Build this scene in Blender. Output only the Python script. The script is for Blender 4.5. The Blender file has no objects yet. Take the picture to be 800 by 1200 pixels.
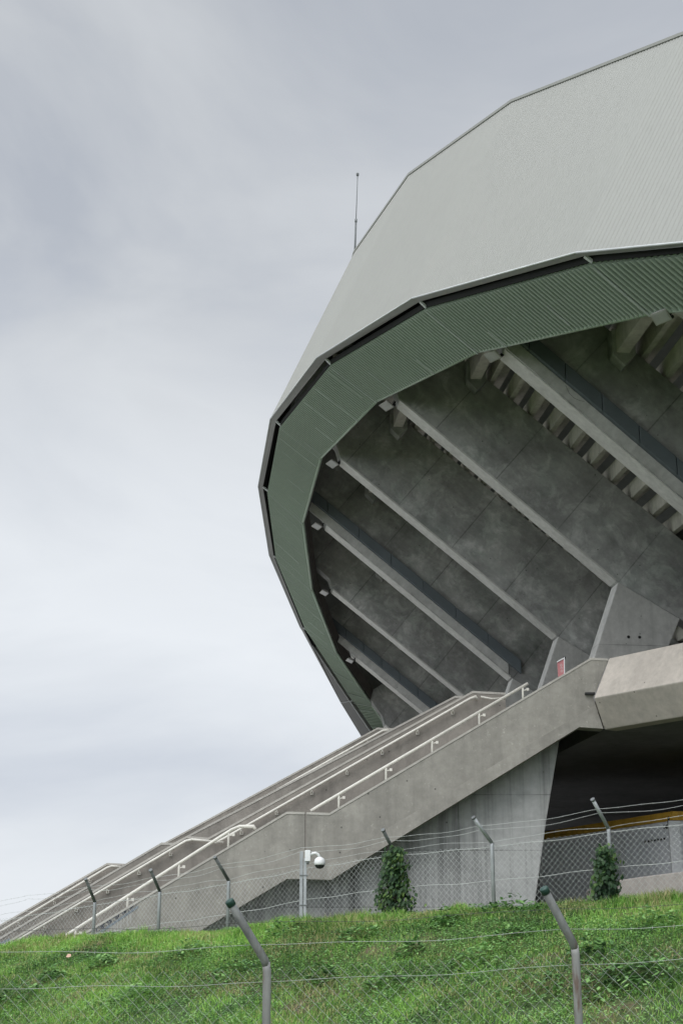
import bpy, bmesh, math, random
import numpy as np
from mathutils import Vector, Matrix

random.seed(7); rng = np.random.default_rng(11)
sc = bpy.context.scene
COL = sc.collection
EYE = 1.7                                    # camera height above the level ground, metres
FOC, HZ = 1700.0, 1150.0                     # focal length and horizon row, in units of an 800 x 1200 frame
PITCH = math.atan((HZ - 600) / FOC)
SP, CP = math.sin(PITCH), math.cos(PITCH)
V = lambda *a: Vector(a)

# ------------------------------------------------------------------ survey helpers: sight lines met with real surfaces
def ray(px, py):
    a, b = (px - 400) / FOC, (600 - py) / FOC
    return V(a, -SP * b + CP, CP * b + SP)
def at_depth(px, py, y):                     # the point of a sight line on the vertical plane y = const
    d = ray(px, py); d *= y / d.y
    return d + V(0, 0, EYE)
def on_plane(px, py, p0, n):
    d = ray(px, py); c = V(0, 0, EYE)
    return c + d * ((p0 - c).dot(n) / d.dot(n))

# ------------------------------------------------------------------ object helpers
def obj(name, me, mat=None, parent=None):
    o = bpy.data.objects.new(name, me); COL.objects.link(o)
    if mat is not None and me is not None and not me.materials: me.materials.append(mat)
    if parent is not None: o.parent = parent
    return o
def thing(name, label, cat, loc=(0, 0, 0), group=None):
    o = bpy.data.objects.new(name, None); COL.objects.link(o); o.location = loc
    o.empty_display_size = .3
    tag(o, label, cat, group); return o
def tag(o, label, cat, group=None):
    o['label'] = label; o['category'] = cat
    if group: o['group'] = group
    return o
def kind(o, k): o['kind'] = k; return o

class MB:
    """collects faces in world coordinates and builds ONE mesh"""
    def __init__(s): s.v = []; s.f = []; s.sm = []
    def poly(s, pts, smooth=False):
        b = len(s.v); s.v += [tuple(p) for p in pts]; s.f.append(tuple(range(b, b + len(pts)))); s.sm.append(smooth)
    def prism(s, pts, vec):                  # a polygon given thickness
        n = len(pts); b = len(s.v); vec = Vector(vec)
        s.v += [tuple(Vector(p)) for p in pts] + [tuple(Vector(p) + vec) for p in pts]
        s.f.append(tuple(range(b, b + n))); s.f.append(tuple(range(b + 2 * n - 1, b + n - 1, -1))); s.sm += [False] * 2
        for i in range(n):
            j = (i + 1) % n
            s.f.append((b + j, b + i, b + n + i, b + n + j)); s.sm.append(False)
    def box(s, c, ax, ay, az):               # centre and three half-axis vectors
        c, ax, ay, az = map(Vector, (c, ax, ay, az))
        s.prism([c - ax - ay - az, c + ax - ay - az, c + ax + ay - az, c - ax + ay - az], az * 2)
    def tube(s, pts, r, seg=8, cap=True):
        pts = [Vector(p) for p in pts]; n = len(pts); b = len(s.v)
        rr = r if hasattr(r, '__len__') else [r] * n
        ref = None
        for i, p in enumerate(pts):
            t = (pts[min(i + 1, n - 1)] - pts[max(i - 1, 0)]).normalized()
            if ref is None: ref = t.orthogonal().normalized()
            ref = (ref - t * ref.dot(t)).normalized(); q = t.cross(ref)
            k = 1.0
            if 0 < i < n - 1:
                c = (pts[i + 1] - pts[i]).normalized().dot(t); k = 1 / max(c, .6)
            for j in range(seg):
                a = 2 * math.pi * j / seg
                s.v.append(tuple(p + (ref * math.cos(a) + q * math.sin(a)) * rr[i] * (k if 0 < i < n - 1 else 1)))
        for i in range(n - 1):
            for j in range(seg):
                k = (j + 1) % seg
                s.f.append((b + i * seg + j, b + i * seg + k, b + (i + 1) * seg + k, b + (i + 1) * seg + j)); s.sm.append(seg > 5)
        if cap:
            s.f.append(tuple(b + j for j in reversed(range(seg)))); s.f.append(tuple(b + (n - 1) * seg + j for j in range(seg))); s.sm += [False] * 2
    def lathe(s, c, axis, prof, seg=16):     # prof: (distance along the axis, radius)
        axis = Vector(axis).normalized(); u = axis.orthogonal().normalized(); w = axis.cross(u); b = len(s.v); c = Vector(c)
        for d, r in prof:
            for j in range(seg):
                a = 2 * math.pi * j / seg; s.v.append(tuple(c + axis * d + (u * math.cos(a) + w * math.sin(a)) * r))
        for i in range(len(prof) - 1):
            for j in range(seg):
                k = (j + 1) % seg
                s.f.append((b + i * seg + j, b + i * seg + k, b + (i + 1) * seg + k, b + (i + 1) * seg + j)); s.sm.append(True)
    def build(s, name, mat, parent=None, frame=None, bevel=0, fix=True):
        """frame: a Matrix giving the object its own axes (its procedural material follows them)"""
        me = bpy.data.meshes.new(name)
        M = frame if frame is not None else Matrix.Translation(Vector(s.v[0]))
        Mi = M.inverted()
        me.from_pydata([tuple(Mi @ Vector(p)) for p in s.v], [], s.f)
        me.polygons.foreach_set('use_smooth', s.sm)
        if fix or bevel:
            bm = bmesh.new(); bm.from_mesh(me)
            if bevel:
                bmesh.ops.remove_doubles(bm, verts=bm.verts, dist=1e-5)
            bmesh.ops.recalc_face_normals(bm, faces=bm.faces)
            if bevel:
                es = [e for e in bm.edges if len(e.link_faces) == 2 and e.calc_face_angle(0) > .4]
                bmesh.ops.bevel(bm, geom=es, offset=bevel, segments=2, affect='EDGES', profile=.6)
            bm.to_mesh(me); bm.free()
        me.update()
        o = obj(name, me, mat, parent)
        base = parent.matrix_world if parent is not None else Matrix.Identity(4)
        if parent is not None:
            p, T = parent, Matrix.Identity(4)
            while p is not None:
                T = p.matrix_basis @ T
                p = p.parent
            base = T
        o.matrix_basis = base.inverted() @ M
        return o
def np_mesh(name, verts, faces_flat, sizes, mat, parent=None, attr=None):
    me = bpy.data.meshes.new(name)
    me.vertices.add(len(verts)); me.vertices.foreach_set('co', np.ascontiguousarray(verts, dtype=np.float32).ravel())
    me.loops.add(len(faces_flat)); me.loops.foreach_set('vertex_index', np.ascontiguousarray(faces_flat, dtype=np.int32))
    me.polygons.add(len(sizes)); st = np.concatenate([[0], np.cumsum(sizes)[:-1]]).astype(np.int32)
    me.polygons.foreach_set('loop_start', st)
    if attr is not None:
        a = me.attributes.new('rnd', 'FLOAT', 'POINT'); a.data.foreach_set('value', np.ascontiguousarray(attr, dtype=np.float32))
    me.update(calc_edges=True); me.validate()
    return obj(name, me, mat, parent)

# ------------------------------------------------------------------ materials
def new_mat(name):
    m = bpy.data.materials.new(name); m.use_nodes = True
    nt = m.node_tree; b = nt.nodes['Principled BSDF']; return m, nt, b
def N(nt, t, **k):
    n = nt.nodes.new(t)
    for a, v in k.items():
        if a.startswith('in_'): n.inputs[int(a[3:])].default_value = v
        else: setattr(n, a, v)
    return n
def L(nt, a, b): nt.links.new(a, b)
def ramp(nt, src, stops):
    r = N(nt, 'ShaderNodeValToRGB'); e = r.color_ramp.elements
    while len(e) < len(stops): e.new(.5)
    for x, (p, c) in zip(e, stops):
        x.position = p; x.color = (*c, 1) if hasattr(c, '__len__') else (c, c, c, 1)
    L(nt, src, r.inputs[0]); return r.outputs[0]
def mul(nt, a, b, fac=1.0):
    m = N(nt, 'ShaderNodeMixRGB', blend_type='MULTIPLY', in_0=fac); L(nt, a, m.inputs[1]); L(nt, b, m.inputs[2]); return m.outputs[0]
def noise(nt, vec, scale, detail=6, rough=.6, dist=0):
    n = N(nt, 'ShaderNodeTexNoise'); n.inputs['Scale'].default_value = scale; n.inputs['Detail'].default_value = detail
    n.inputs['Roughness'].default_value = rough; n.inputs['Distortion'].default_value = dist
    L(nt, vec, n.inputs['Vector']); return n.outputs[0]
def mapped(nt, vec, scale=(1, 1, 1), rot=(0, 0, 0)):
    m = N(nt, 'ShaderNodeMapping'); m.inputs['Scale'].default_value = scale; m.inputs['Rotation'].default_value = rot
    L(nt, vec, m.inputs['Vector']); return m.outputs[0]
def coords(nt, jitter=True):
    tc = N(nt, 'ShaderNodeTexCoord'); oi = N(nt, 'ShaderNodeObjectInfo')
    if not jitter: return tc.outputs['Object'], tc.outputs['Object']
    a = N(nt, 'ShaderNodeVectorMath', operation='MULTIPLY_ADD'); a.inputs[1].default_value = (1, 1, 1)
    s = N(nt, 'ShaderNodeVectorMath', operation='SCALE'); s.inputs[0].default_value = (37, 53, 71); L(nt, oi.outputs['Random'], s.inputs['Scale'])
    L(nt, tc.outputs['Object'], a.inputs[0]); L(nt, s.outputs[0], a.inputs[2])
    return a.outputs[0], tc.outputs['Object']
def concrete(name, c, var=.28, streak=0, streak_scale=(2.2, 2.2, .16), joints=None, rough=.9, blotch=.55, bump=.25, tint=(1, 1, 1), pores=True, speck=0, bloom=0, algae=0):
    """cast concrete: cloudy tone, stains along one axis, blow holes, optional formwork joints across local x"""
    m, nt, b = new_mat(name); vj, vo = coords(nt)
    n1 = noise(nt, vj, blotch, 7, .62, .3)
    lo = tuple(x * (1 - var) for x in c); hi = tuple(min(1, x * (1 + var) * t) for x, t in zip(c, tint))
    col = ramp(nt, n1, [(.3, lo), (.5, c), (.7, hi)])
    n2 = noise(nt, vj, 5.5, 6, .7)
    col = mul(nt, col, ramp(nt, n2, [(.25, .8), (.7, 1.06)]))
    if streak:
        ns = noise(nt, mapped(nt, vj, streak_scale), 1.6, 5, .65)
        col = mul(nt, col, ramp(nt, ns, [(.36, 1 - streak), (.56, 1.0)]))
    if pores:
        vo2 = N(nt, 'ShaderNodeTexVoronoi'); vo2.inputs['Scale'].default_value = 2.3; L(nt, vj, vo2.inputs['Vector'])
        col = mul(nt, col, ramp(nt, vo2.outputs['Distance'], [(.03, .35), (.06, 1.0)]))
    if speck:
        n4 = noise(nt, vj, 9, 3, .8)
        col = mul(nt, col, ramp(nt, n4, [(.62, 1.0), (.72, 1 + speck)]))
    if bloom:
        col = mul(nt, col, ramp(nt, noise(nt, vj, 1.15, 10, .72, .6), [(.50, 1.0), (.62, 1 + bloom), (.70, 1 + bloom * .6)]))
    if algae:
        mx = N(nt, 'ShaderNodeMixRGB', blend_type='MULTIPLY'); mx.inputs[2].default_value = (.62, .74, .68, 1)
        L(nt, ramp(nt, noise(nt, vj, .7, 8, .7, .4), [(.48, 0), (.62, algae)]), mx.inputs[0]); L(nt, col, mx.inputs[1]); col = mx.outputs[0]
    hsrc = noise(nt, vj, 24, 4, .7)
    if joints:
        sx = N(nt, 'ShaderNodeSeparateXYZ'); L(nt, vo, sx.inputs[0])
        for axis, pitch, w in joints:
            d = N(nt, 'ShaderNodeMath', operation='DIVIDE', in_1=pitch); L(nt, sx.outputs[axis], d.inputs[0])
            f = N(nt, 'ShaderNodeMath', operation='FRACT'); L(nt, d.outputs[0], f.inputs[0])
            g = ramp(nt, f.outputs[0], [(0, .5), (w, .55), (min(1, w * 1.8), 1.0)])
            jm = N(nt, 'ShaderNodeMixRGB', blend_type='MULTIPLY'); L(nt, ramp(nt, noise(nt, vj, .8, 4, .6), [(.34, .3), (.6, .95)]), jm.inputs[0]); L(nt, col, jm.inputs[1]); L(nt, g, jm.inputs[2]); col = jm.outputs[0]
            sm = ramp(nt, f.outputs[0], [(0, .80), (.10, 1.0), (.9, 1.0), (1, .86)])                # damp marks beside a joint
            jm = N(nt, 'ShaderNodeMixRGB', blend_type='MULTIPLY'); L(nt, ramp(nt, noise(nt, vj, 1.3, 5, .7), [(.45, 0), (.65, 1)]), jm.inputs[0]); L(nt, col, jm.inputs[1]); L(nt, sm, jm.inputs[2]); col = jm.outputs[0]
            fl = N(nt, 'ShaderNodeMath', operation='FLOOR'); L(nt, d.outputs[0], fl.inputs[0])
            wn = N(nt, 'ShaderNodeTexWhiteNoise', noise_dimensions='1D'); L(nt, fl.outputs[0], wn.inputs['W'])
            col = mul(nt, col, ramp(nt, wn.outputs['Value'], [(0, .86), (1, 1.06)]))
    L(nt, col, b.inputs['Base Color']); b.inputs['Roughness'].default_value = rough
    b.inputs['Specular IOR Level'].default_value = .25
    bp = N(nt, 'ShaderNodeBump'); bp.inputs['Strength'].default_value = bump; bp.inputs['Distance'].default_value = .02
    L(nt, hsrc, bp.inputs['Height']); L(nt, bp.outputs[0], b.inputs['Normal'])
    return m
def painted(name, c, rough=.5, metal=0, var=.1, scale=3, streak=0, rust=0, spec=.4):
    m, nt, b = new_mat(name); vj, vo = coords(nt)
    col = ramp(nt, noise(nt, vj, scale, 5), [(.3, tuple(x * (1 - var) for x in c)), (.7, tuple(min(1, x * (1 + var)) for x in c))])
    if streak: col = mul(nt, col, ramp(nt, noise(nt, mapped(nt, vj, (3, 3, .2)), 2, 4), [(.38, 1 - streak), (.55, 1.0)]))
    if rust:
        mx = N(nt, 'ShaderNodeMixRGB'); mx.inputs[2].default_value = (.12, .05, .025, 1)
        L(nt, ramp(nt, noise(nt, mapped(nt, vj, (6, 6, 1.2)), 2.2, 6), [(.56, 0), (.7, rust)]), mx.inputs[0]); L(nt, col, mx.inputs[1]); col = mx.outputs[0]
    L(nt, col, b.inputs['Base Color']); b.inputs['Roughness'].default_value = rough; b.inputs['Metallic'].default_value = metal
    b.inputs['Specular IOR Level'].default_value = spec
    return m
M = {}
M['raker'] = concrete('stained_raker_concrete', (.415, .412, .40), .42, .14, (.35, 3, 2.2), [(0, 2.35, .010)], blotch=.5, bump=.35, bloom=.42, algae=.35)
M['lit_raker_soffit'] = concrete('lit_beam_soffit_concrete', (.60, .59, .565), .12, .1, (.3, 3, 3), None, pores=False)  # paler copy of the beam concrete for the lit underside
M['step'] = concrete('seat_deck_concrete', (.62, .60, .53), .15, .15)
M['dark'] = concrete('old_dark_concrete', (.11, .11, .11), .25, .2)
M['plinth'] = concrete('plinth_concrete', (.62, .61, .585), .12, .12, joints=[(2, 1.9, .008)])
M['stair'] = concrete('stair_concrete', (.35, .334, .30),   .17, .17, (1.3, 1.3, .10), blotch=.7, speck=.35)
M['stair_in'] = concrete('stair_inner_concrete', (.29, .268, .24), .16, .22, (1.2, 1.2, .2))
M['beam'] = concrete('walkway_beam_concrete', (.50, .455, .405), .1, .1, (2, 2, .3), blotch=.9)
M['pier'] = concrete('pier_concrete', (.56, .565, .555), .18, .42, (2.6, 2.6, .1), [(2, 1.25, .01), (0, 2.4, .006)], blotch=.5)
M['coping'] = concrete('worn_coping_edge', (.48, .46, .42), .1, 0, pores=False)
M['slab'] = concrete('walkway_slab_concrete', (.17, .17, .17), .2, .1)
M['ramp'] = concrete('ramp_concrete', (.46, .42, .385), .1, .1)
M['clad'] = painted('pale_grey_cladding', (.318, .320, .297), .55, 0, .03, .12, .03, spec=.3)
M['trim'] = painted('grey_edge_trim', (.30, .30, .30), .5, 0, .06)
M['green'] = painted('green_soffit_sheet', (.275, .335, .265), .5, 0, .07, .25, .04, spec=.3)
M['green_rim'] = painted('green_rim_trim', (.44, .54, .44), .45, 0, .05)
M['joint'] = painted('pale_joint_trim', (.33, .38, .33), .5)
M['seam'] = painted('pale_strut_paint', (.6, .62, .62), .5)
M['gap_shade'] = painted('gap_shade_paint', (.02, .02, .02), .9)  # near-black tone standing in for the shade inside the rim gap
M['fascia'] = painted('dark_brown_fascia', (.07, .06, .055), .7, 0, .3)
M['duct'] = painted('blue_grey_duct', (.13, .15, .165), .55, 0, .12, 1.2)
M['cable'] = painted('black_cable', (.02, .02, .02), .6)
M['lamp'] = painted('weathered_lamp_housing', (.42, .41, .39), .55, 0, .15)
M['glass'] = painted('lamp_glass', (.5, .5, .5), .25)
M['black'] = painted('black_metal', (.02, .02, .02), .5)
M['rail'] = painted('cream_handrail_paint', (.66, .64, .58), .45, 0, .08, 4, .06)
M['galv'] = painted('galvanised_steel', (.40, .42, .43), .5, .35, .15, 6, .15)
M['galv_dark'] = painted('weathered_steel', (.17, .18, .18), .55, .3, .25, 7, .2)
M['post'] = painted('grey_painted_post', (.30, .30, .29), .5, .2, .14, 5, .25, .7)
M['arm'] = painted('dark_steel_arm', (.20, .21, .20), .5, .25, .3, 9, .4, .5)  # darker steel than the posts, with streaks and rust spots
M['wire'] = painted('galvanised_wire', (.52, .54, .52), .6, 0, .12)
M['wire_dark'] = painted('tarnished_wire', (.10, .10, .09), .6, .3)
M['cap'] = painted('green_plastic_cap', (.022, .058, .046), .4, 0, .15)
M['white'] = painted('white_plastic', (.78, .79, .79), .35)
M['lens'] = painted('smoked_dome', (.03, .03, .035), .12, spec=.6)
M['yellow'] = painted('yellow_band_paint', (.62, .36, .05), .6, 0, .12, 2, .2)
M['kiosk'] = painted('grey_white_wall_paint', (.70, .71, .74), .7, 0, .07, 1.2, .14)
M['kiosk_edge'] = painted('pale_pilaster_paint', (.68, .69, .70), .7, 0, .05)
M['red'] = painted('faded_red_banner', (.58, .24, .25), .7, 0, .08)
M['mark'] = painted('white_print', (.72, .62, .60), .7)
M['bluegrey'] = painted('blue_grey_paint', (.20, .23, .26), .7, 0, .15, 5)
M['ink'] = painted('dark_spray_paint', (.075, .08, .10), .7, 0, .2, 9)
M['drip'] = painted('pale_paint_runs', (.40, .39, .37), .8)
M['roof'] = painted('roof_sheet', (.3, .3, .3), .7)
M['wire_near'] = painted('dull_galvanised_wire', (.42, .45, .41), .6, 0, .12)
M['bark'] = painted('bark', (.09, .07, .05), .9, 0, .3, 12)
M['scrap'] = painted('pale_orange_scrap', (.55, .36, .27), .8)

def foliage_mat(name, dark, mid, light, sc_=1.1, rough=.6, dry=None):
    m, nt, b = new_mat(name); tc = N(nt, 'ShaderNodeTexCoord'); v = tc.outputs['Object']
    at = N(nt, 'ShaderNodeAttribute', attribute_name='rnd')
    n1 = noise(nt, v, sc_, 5, .6)
    ad = N(nt, 'ShaderNodeMath', operation='MULTIPLY_ADD', in_1=.5, in_2=-.25); L(nt, at.outputs['Fac'], ad.inputs[0])
    s = N(nt, 'ShaderNodeMath', operation='ADD'); L(nt, n1, s.inputs[0]); L(nt, ad.outputs[0], s.inputs[1])
    col = ramp(nt, s.outputs[0], [(.28, dark), (.5, mid), (.74, light)])
    if dry:
        mx = N(nt, 'ShaderNodeMixRGB'); mx.inputs[2].default_value = (*dry, 1)
        n3 = noise(nt, v, .9, 4, .7, .5); s3 = N(nt, 'ShaderNodeMath', operation='ADD'); L(nt, n3, s3.inputs[0]); L(nt, ad.outputs[0], s3.inputs[1])
        L(nt, ramp(nt, s3.outputs[0], [(.52, 0), (.68, .85)]), mx.inputs[0]); L(nt, col, mx.inputs[1]); col = mx.outputs[0]
    L(nt, col, b.inputs['Base Color']); b.inputs['Roughness'].default_value = rough; b.inputs['Specular IOR Level'].default_value = .3
    tr = N(nt, 'ShaderNodeBsdfTranslucent'); L(nt, col, tr.inputs[0])
    mx = N(nt, 'ShaderNodeMixShader', in_0=.25); L(nt, b.outputs[0], mx.inputs[1]); L(nt, tr.outputs[0], mx.inputs[2])
    L(nt, mx.outputs[0], nt.nodes['Material Output'].inputs[0]); return m
M['grass'] = foliage_mat('grass_blades', (.075, .165, .03), (.225, .47, .08), (.44, .70, .16), .6, .55, dry=(.48, .40, .22))
M['weed'] = foliage_mat('ground_cover_leaves', (.045, .095, .036), (.14, .30, .085), (.29, .49, .16), .6, .6)
M['ivy'] = foliage_mat('climber_leaves', (.016, .042, .018), (.042, .095, .032), (.15, .24, .055), 3, .45)
def ground_mat():
    m, nt, b = new_mat('turf_soil'); tc = N(nt, 'ShaderNodeTexCoord'); v = tc.outputs['Object']
    col = ramp(nt, noise(nt, v, .9, 8, .65), [(.3, (.045, .08, .025)), (.5, (.075, .13, .035)), (.6, (.12, .12, .05)), (.72, (.21, .155, .105))])
    col = mul(nt, col, ramp(nt, noise(nt, v, 14, 4, .7), [(.3, .5), (.7, 1.2)]))
    L(nt, col, b.inputs['Base Color']); b.inputs['Roughness'].default_value = 1
    bp = N(nt, 'ShaderNodeBump'); bp.inputs['Distance'].default_value = .05; L(nt, noise(nt, v, 9, 6, .7), bp.inputs['Height']); L(nt, bp.outputs[0], b.inputs['Normal'])
    return m
M['soil'] = ground_mat()
M['bounce_plaza'] = concrete('plaza_paving', (.40, .39, .37), .15, 0, blotch=.3)

# ================================================================== THE ARENA: vertical frames 7 m apart along D
TH = .11046; BAY = 7.0
H = V(math.cos(TH), math.sin(TH), 0)         # along a frame, towards the inside of the bowl
D = V(-math.sin(TH), math.cos(TH), 0)        # from frame to frame, away from the camera
B4 = V(8.0355, 41.8139, 11.1273 + EYE)
def base(k): return B4 + D * BAY * (4 - k)
def fr(k, a, z, off=0): return base(k) + H * a + V(0, 0, z) - D * off
def onf(k, px, py, off=0):                   # local (a, z) of a sight line on frame k
    P = on_plane(px, py, base(k) - D * off, D); q = P - base(k)
    return q.dot(H), q.z
KS = list(range(-2, 9))
def extend(px, deg=2):                       # local coordinates of one profile point on every frame
    ks = sorted(px); A = {k: onf(k, *px[k]) for k in ks}
    ca = np.polyfit(ks, [A[k][0] for k in ks], deg); cz = np.polyfit(ks, [A[k][1] for k in ks], deg)
    for k in KS:
        if k not in A:
            e = min(ks, key=lambda q: abs(q - k))      # keep continuous with the nearest surveyed frame
            A[k] = (np.polyval(ca, k) - np.polyval(ca, e) + A[e][0], np.polyval(cz, k) - np.polyval(cz, e) + A[e][1])
    return A
Cl = extend({6: (674.4, 296), 5: (482.5, 349.5), 4: (371, 419), 3: (316.7, 491), 2: (302.5, 570), 1: (315.4, 650.6), 0: (351.6, 735), -1: (409.7, 822)})
Ci = extend({6: (684.5, 300), 5: (492, 353.2), 4: (381.6, 420.5), 3: (323.5, 493.5), 2: (308, 570.5), 1: (320.6, 651.6), 0: (355, 736)})
So = extend({6: (694, 307), 5: (499.5, 360.5), 4: (388, 427), 3: (329.5, 499), 2: (315, 576), 1: (325, 654), 0: (359.5, 737.5), -1: (414, 821)})
Si = extend({6: (762, 365), 5: (560, 410), 4: (442, 468), 3: (376, 535), 2: (354.7, 611), 1: (365, 690), 0: (394, 765), -1: (435, 825)})
tp = {6: (799, 40), 5: (600.6, 118), 4: (480, 204), 3: (415.5, 295.5)}
dT = [tuple(np.subtract(onf(k, *tp[k]), Cl[k])) for k in tp]
mT = np.mean(dT, 0)
Tp = {k: (onf(k, *tp[k]) if k in tp else tuple(np.add(Cl[k], mT))) for k in KS}
# raker underside: upper end A and a second point, both surveyed; the slope is each raker's own
upper = {6: (785, 373.5), 5: (584.4, 420), 4: (464, 477.5), 3: (397, 545), 2: (380, 620.7), 1: (388, 695), 0: (411, 770)}
lower = {5: (783.5, 590), 4: (724.6, 696), 3: (639.5, 744), 2: (594, 797.5), 1: (520, 802), 0: (494, 838)}
Ua = extend(upper); LINE = {}
sl = {k: (onf(k, *lower[k])[1] - Ua[k][1]) / (onf(k, *lower[k])[0] - Ua[k][0]) for k in lower}
msl = np.mean(list(sl.values()))
for k in KS:
    s_ = sl.get(k, msl)
    if k in lower: LINE[k] = (s_, Ua[k][1] - s_ * Ua[k][0])
    else: LINE[k] = (s_, 0.0)
def zl(k, a): return LINE[k][0] * a + LINE[k][1]
DEPTH, WID = 2.92, .62
DPT = {k: 3.2 for k in KS}
for k, pts_ in {5: [(744, 411), (800, 461)], 4: [(560, 436), (672, 528)], 3: [(477, 493), (580, 581)]}.items():
    DPT[k] = float(np.mean([onf(k, x, y, WID)[1] - zl(k, onf(k, x, y, WID)[0]) for x, y in pts_]))
for k in KS:
    if k < 3: DPT[k] = DPT[3]
    if k > 5: DPT[k] = DPT[5]
print('raker depths', DPT)
arena = thing('arena', 'huge round sports arena with pale grey ribbed cladding, green soffit and raking concrete beams', 'arena', (30, 60, 0))
DECK_Z = at_depth(692, 771, 33).z - 1.15     # the walkway level round the arena
def frame_matrix(k, ang=0, a=0, z=0):
    o = fr(k, a, z); x = (H * math.cos(ang) + V(0, 0, math.sin(ang))).normalized(); y = D; zz = x.cross(y)
    m = Matrix((x, y, zz)).transposed().to_4x4(); m.translation = o; return m
for k in KS:
    s_, b_ = LINE[k]; a0 = Ua[k][0]; aend = 9.0
    ang = math.atan(s_)
    # kink where the plinth takes over: below it the beam runs flatter
    if k == 4: ak, zk = onf(4, 788, 727); s2 = (zk - zl(4, 0)) / ak
    s2k = -.58
    tip = Cl[k][0] + .55
    sh = 3.2 if k >= 5 else 0.0; zs = zl(k, sh)
    topl = lambda a: zl(k, a) + DPT[k]
    sc_ = (Tp[k][1] - Cl[k][1]) / (Tp[k][0] - Cl[k][0])
    ax = (Cl[k][1] - sc_ * Cl[k][0] - (3.2 if k < 6 else 5.2) - b_ - DPT[k]) / (s_ - sc_)     # where the top meets the inside of the cladding
    pts = [(tip + .25, max(zl(k, tip) + .3, Cl[k][1] + .3)), (a0 - .15, zl(k, a0 - .15) + .38), (a0, zl(k, a0)), (sh, zs), (aend, zs + s2k * (aend - sh)),
           (aend, topl(aend)), (ax, topl(ax)), (ax - .1, topl(ax) - .5)]
    mb = MB(); mb.prism([fr(k, a, z) for a, z in pts], -D * WID)
    rk = mb.build('raker_beam', M['raker'], arena, frame_matrix(k, ang, 0, b_), bevel=.025)
    # bottom strip of the beam, open-sky light put into its paler colour
    mb = MB(); e = .012
    mb.prism([fr(k, a0 + .02, zl(k, a0 + .02) - e), fr(k, -.05, zl(k, -.05) - e), fr(k, -.05, zl(k, -.05) + .06), fr(k, a0 + .02, zl(k, a0 + .02) + .06)], -D * (WID + .012))
    mb.build('lit_soffit_strip', M['lit_raker_soffit'], rk)
    # plinth carrying the beam from the walkway
    p0 = (0, b_); f1 = onf(4, 690, 770); sl_f = (f1[0] - 0) / (f1[1] - LINE[4][1])
    r0 = onf(4, 786, 716); r1 = onf(4, 770, 760); sl_r = (r1[0] - r0[0]) / (r1[1] - r0[1])
    zd = DECK_Z - base(k).z - .05
    rw = r0[0]
    q = [(sh, zs), (sh + sl_f * (zd - zs), zd), (sh + rw + sl_r * (zd - r0[1] - zs + LINE[4][1]), zd), (sh + rw, zs - .58 * rw - .03)]
    mb = MB(); mb.prism([fr(k, a, z, -.03) for a, z in q], -D * (WID + .10))
    mb.build('plinth', M['plinth'], arena, bevel=.03)
    for hx in (.62, .95) if k < 5 else ():
        hz = b_ - 1.65; c_ = fr(k, hx - .42, hz, WID + .075)
        mb = MB(); mb.tube([c_, c_ - D * .012], .045, 10); mb.build('tie_hole', M['black'], arena)
    if k in (5, 2, 0):                       # proud ledge and the duct that follows it
        a1, a2 = a0 - 1.2, -.15
        mb = MB(); o1 = .07
        mb.prism([fr(k, a1, zl(k, a1) + .015, WID), fr(k, a2, zl(k, a2) + .015, WID), fr(k, a2, zl(k, a2) + .44, WID), fr(k, a1, zl(k, a1) + .44, WID)], -D * o1)
        mb.build('ledge', M['plinth'], rk, frame_matrix(k, ang, 0, b_))
        mb = MB(); nseg = 7
        for i in range(nseg):
            u, w = a1 + (a2 + .5 - a1) * i / nseg, a1 + (a2 + .5 - a1) * (i + 1) / nseg - .018
            mb.prism([fr(k, u, zl(k, u) + .455, WID), fr(k, w, zl(k, w) + .455, WID), fr(k, w, zl(k, w) + .95, WID), fr(k, u, zl(k, u) + .95, WID)], -D * .2)
        if k != 5: mb.prism([fr(k, a1 - .35, zl(k, a1) + .6, WID), fr(k, a1, zl(k, a1) + .455, WID), fr(k, a1, zl(k, a1) + .83, WID), fr(k, a1 - .05, zl(k, a1) + 1.5, WID), fr(k, a1 - .4, zl(k, a1) + 1.5, WID)], -D * .2)
        mb.build('duct', M['duct'], arena, bevel=.015)
mb = MB()
cb = [(662, 452), (666, 461), (672, 467), (679, 470), (684, 471)]
mb.tube([fr(5, *onf(5, x, y, WID + .05), WID + .05) for x, y in cb], .022, 6)
mb.build('cable', M['cable'], arena)

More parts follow.
